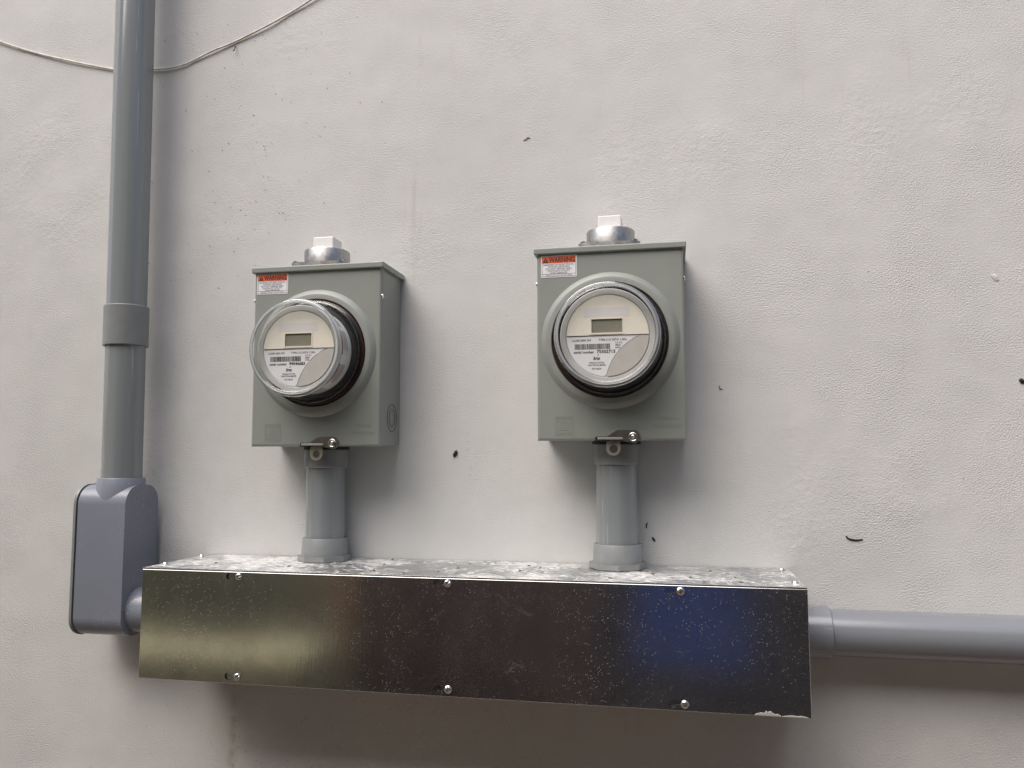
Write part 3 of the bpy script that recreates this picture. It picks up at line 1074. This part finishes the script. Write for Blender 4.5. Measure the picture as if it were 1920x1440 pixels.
    tx('TYPE C1S 30TA 1.0Kh', -0.0118, 0.0250, -0.0070, -0.0042, 0.012)
    bars = bmesh.new()
    u = -0.0432
    while u < 0.0030:
        w = rnd.choice((0.0004, 0.0004, 0.0008, 0.0011))
        prism([(u, -0.0178), (u + w, -0.0178), (u + w, -0.0106), (u, -0.0106)], yf - 0.0006, yt, bars)
        u += w + rnd.choice((0.0004, 0.0005, 0.0008))
    obj('barcode', bars, M['ink'], name)
    tx('CA 0.5', 0.0100, 0.0190, -0.0108, -0.0086, 0.008)
    tx('FM2S', 0.0100, 0.0172, -0.0140, -0.0118, 0.008)
    tx('60Hz', 0.0100, 0.0168, -0.0172, -0.0150, 0.008)
    tx('serial number', -0.0445, -0.0178, -0.0232, -0.0196, 0.016)
    tx(serial, -0.0142, 0.0100, -0.0233, -0.0188, 0.026)
    tx('Itron', -0.0190, -0.0102, -0.0322, -0.0272, 0.03, 0.25)
    obj('logo_stroke', prism([(-0.0136, -0.0268), (-0.0128, -0.0268), (-0.0116, -0.0248), (-0.0126, -0.0248)], yf - 0.0006, yt), M['ink'], name)
    tx('SINGLE STATOR', -0.0242, -0.0046, -0.0368, -0.0346, 0.01)
    tx('WATTHOUR METER', -0.0262, -0.0028, -0.0400, -0.0378, 0.01)
    tx('07/18/24', -0.0208, -0.0084, -0.0448, -0.0424, 0.008)
    # clear cover
    dome = [(0.0768, 0.0062), (0.0768, 0.0088), (0.0755, 0.0096), (0.0726, 0.0102), (0.0714, 0.0135), (0.0690, 0.0600)]
    dome += [(0.0640 + 0.0050 * math.cos(q), 0.0612 + 0.0056 * math.sin(q)) for q in [R(10), R(30), R(50), R(70), R(88)]]
    dome += [(0.0625, 0.0662), (0.0618, 0.0652), (0.0600, 0.0650), (0.0, 0.0656)]
    gl = obj('clear_cover', lathe(dome, 96, 'Y'), M['glass'], m, 50)
    rimp = [(0.0693, 0.0598), (0.0693, 0.0606)] + [(0.0642 + 0.0051 * math.cos(q), 0.0614 + 0.0057 * math.sin(q)) for q in [R(10), R(30), R(50), R(70), R(85)]] + [(0.0632, 0.0668)]
    obj('front_rim', lathe(rimp, 96, 'Y'), M['pale_refraction'], gl, 50)
    for r_, h_, w in ((0.0667, 0.0645, 0.0020), (0.0692, 0.0590, 0.0007), (0.0628, 0.0660, 0.0005), (0.0742, 0.0099, 0.0008)):
        prof = [(r_ + w * math.cos(2 * PI * i / 10), h_ + w * math.sin(2 * PI * i / 10)) for i in range(10)]
        obj('moulded_bead', lathe(prof, 96, 'Y', closed=True), M['rim'], gl, True)
    return m


electric_meter(LXC - 0.002, LZ, '99046683', 'round glass covered electric meter with serial number 99046683, on the left', 3)
electric_meter(RXC + 0.001, RZ - 0.001, '75502715', 'round glass covered electric meter with serial number 75502715, on the right', 4)

# ------------------------------------------------------------------ loose cable and hook
pts = [(-1.10, 0.985), (-0.9554, 0.9255), (-0.8862, 0.899), (-0.8077, 0.874), (-0.7226, 0.8507), (-0.68, 0.8450), (-0.6414, 0.842), (-0.6103, 0.8404), (-0.5818, 0.8432), (-0.5597, 0.8505), (-0.5248, 0.863),
       (-0.4852, 0.8749), (-0.4267, 0.8958), (-0.3834, 0.9153), (-0.3454, 0.9333), (-0.28, 0.966), (-0.16, 1.03)]
cb = tube(spline([(x, -0.0024 - 0.0012 * math.sin(i * 1.7) ** 2, z) for i, (x, z) in enumerate(pts)], 8), 0.0016, 10)
tag(obj('loose_cable', cb, M['cable'], None, True), 'thin cream cable sagging across the wall behind the upright conduit', 'cable')
hk = tube(spline([(-0.4838, 0.0002, 0.8665), (-0.4838, -0.004, 0.8660), (-0.4836, -0.005, 0.8610), (-0.4850, -0.005, 0.8578), (-0.4874, -0.004, 0.8590)], 6), 0.0007, 8)
tag(obj('wall_hook', hk, M['mark'], None, True), 'tiny dark wire hook in the wall below the cream cable', 'hook')
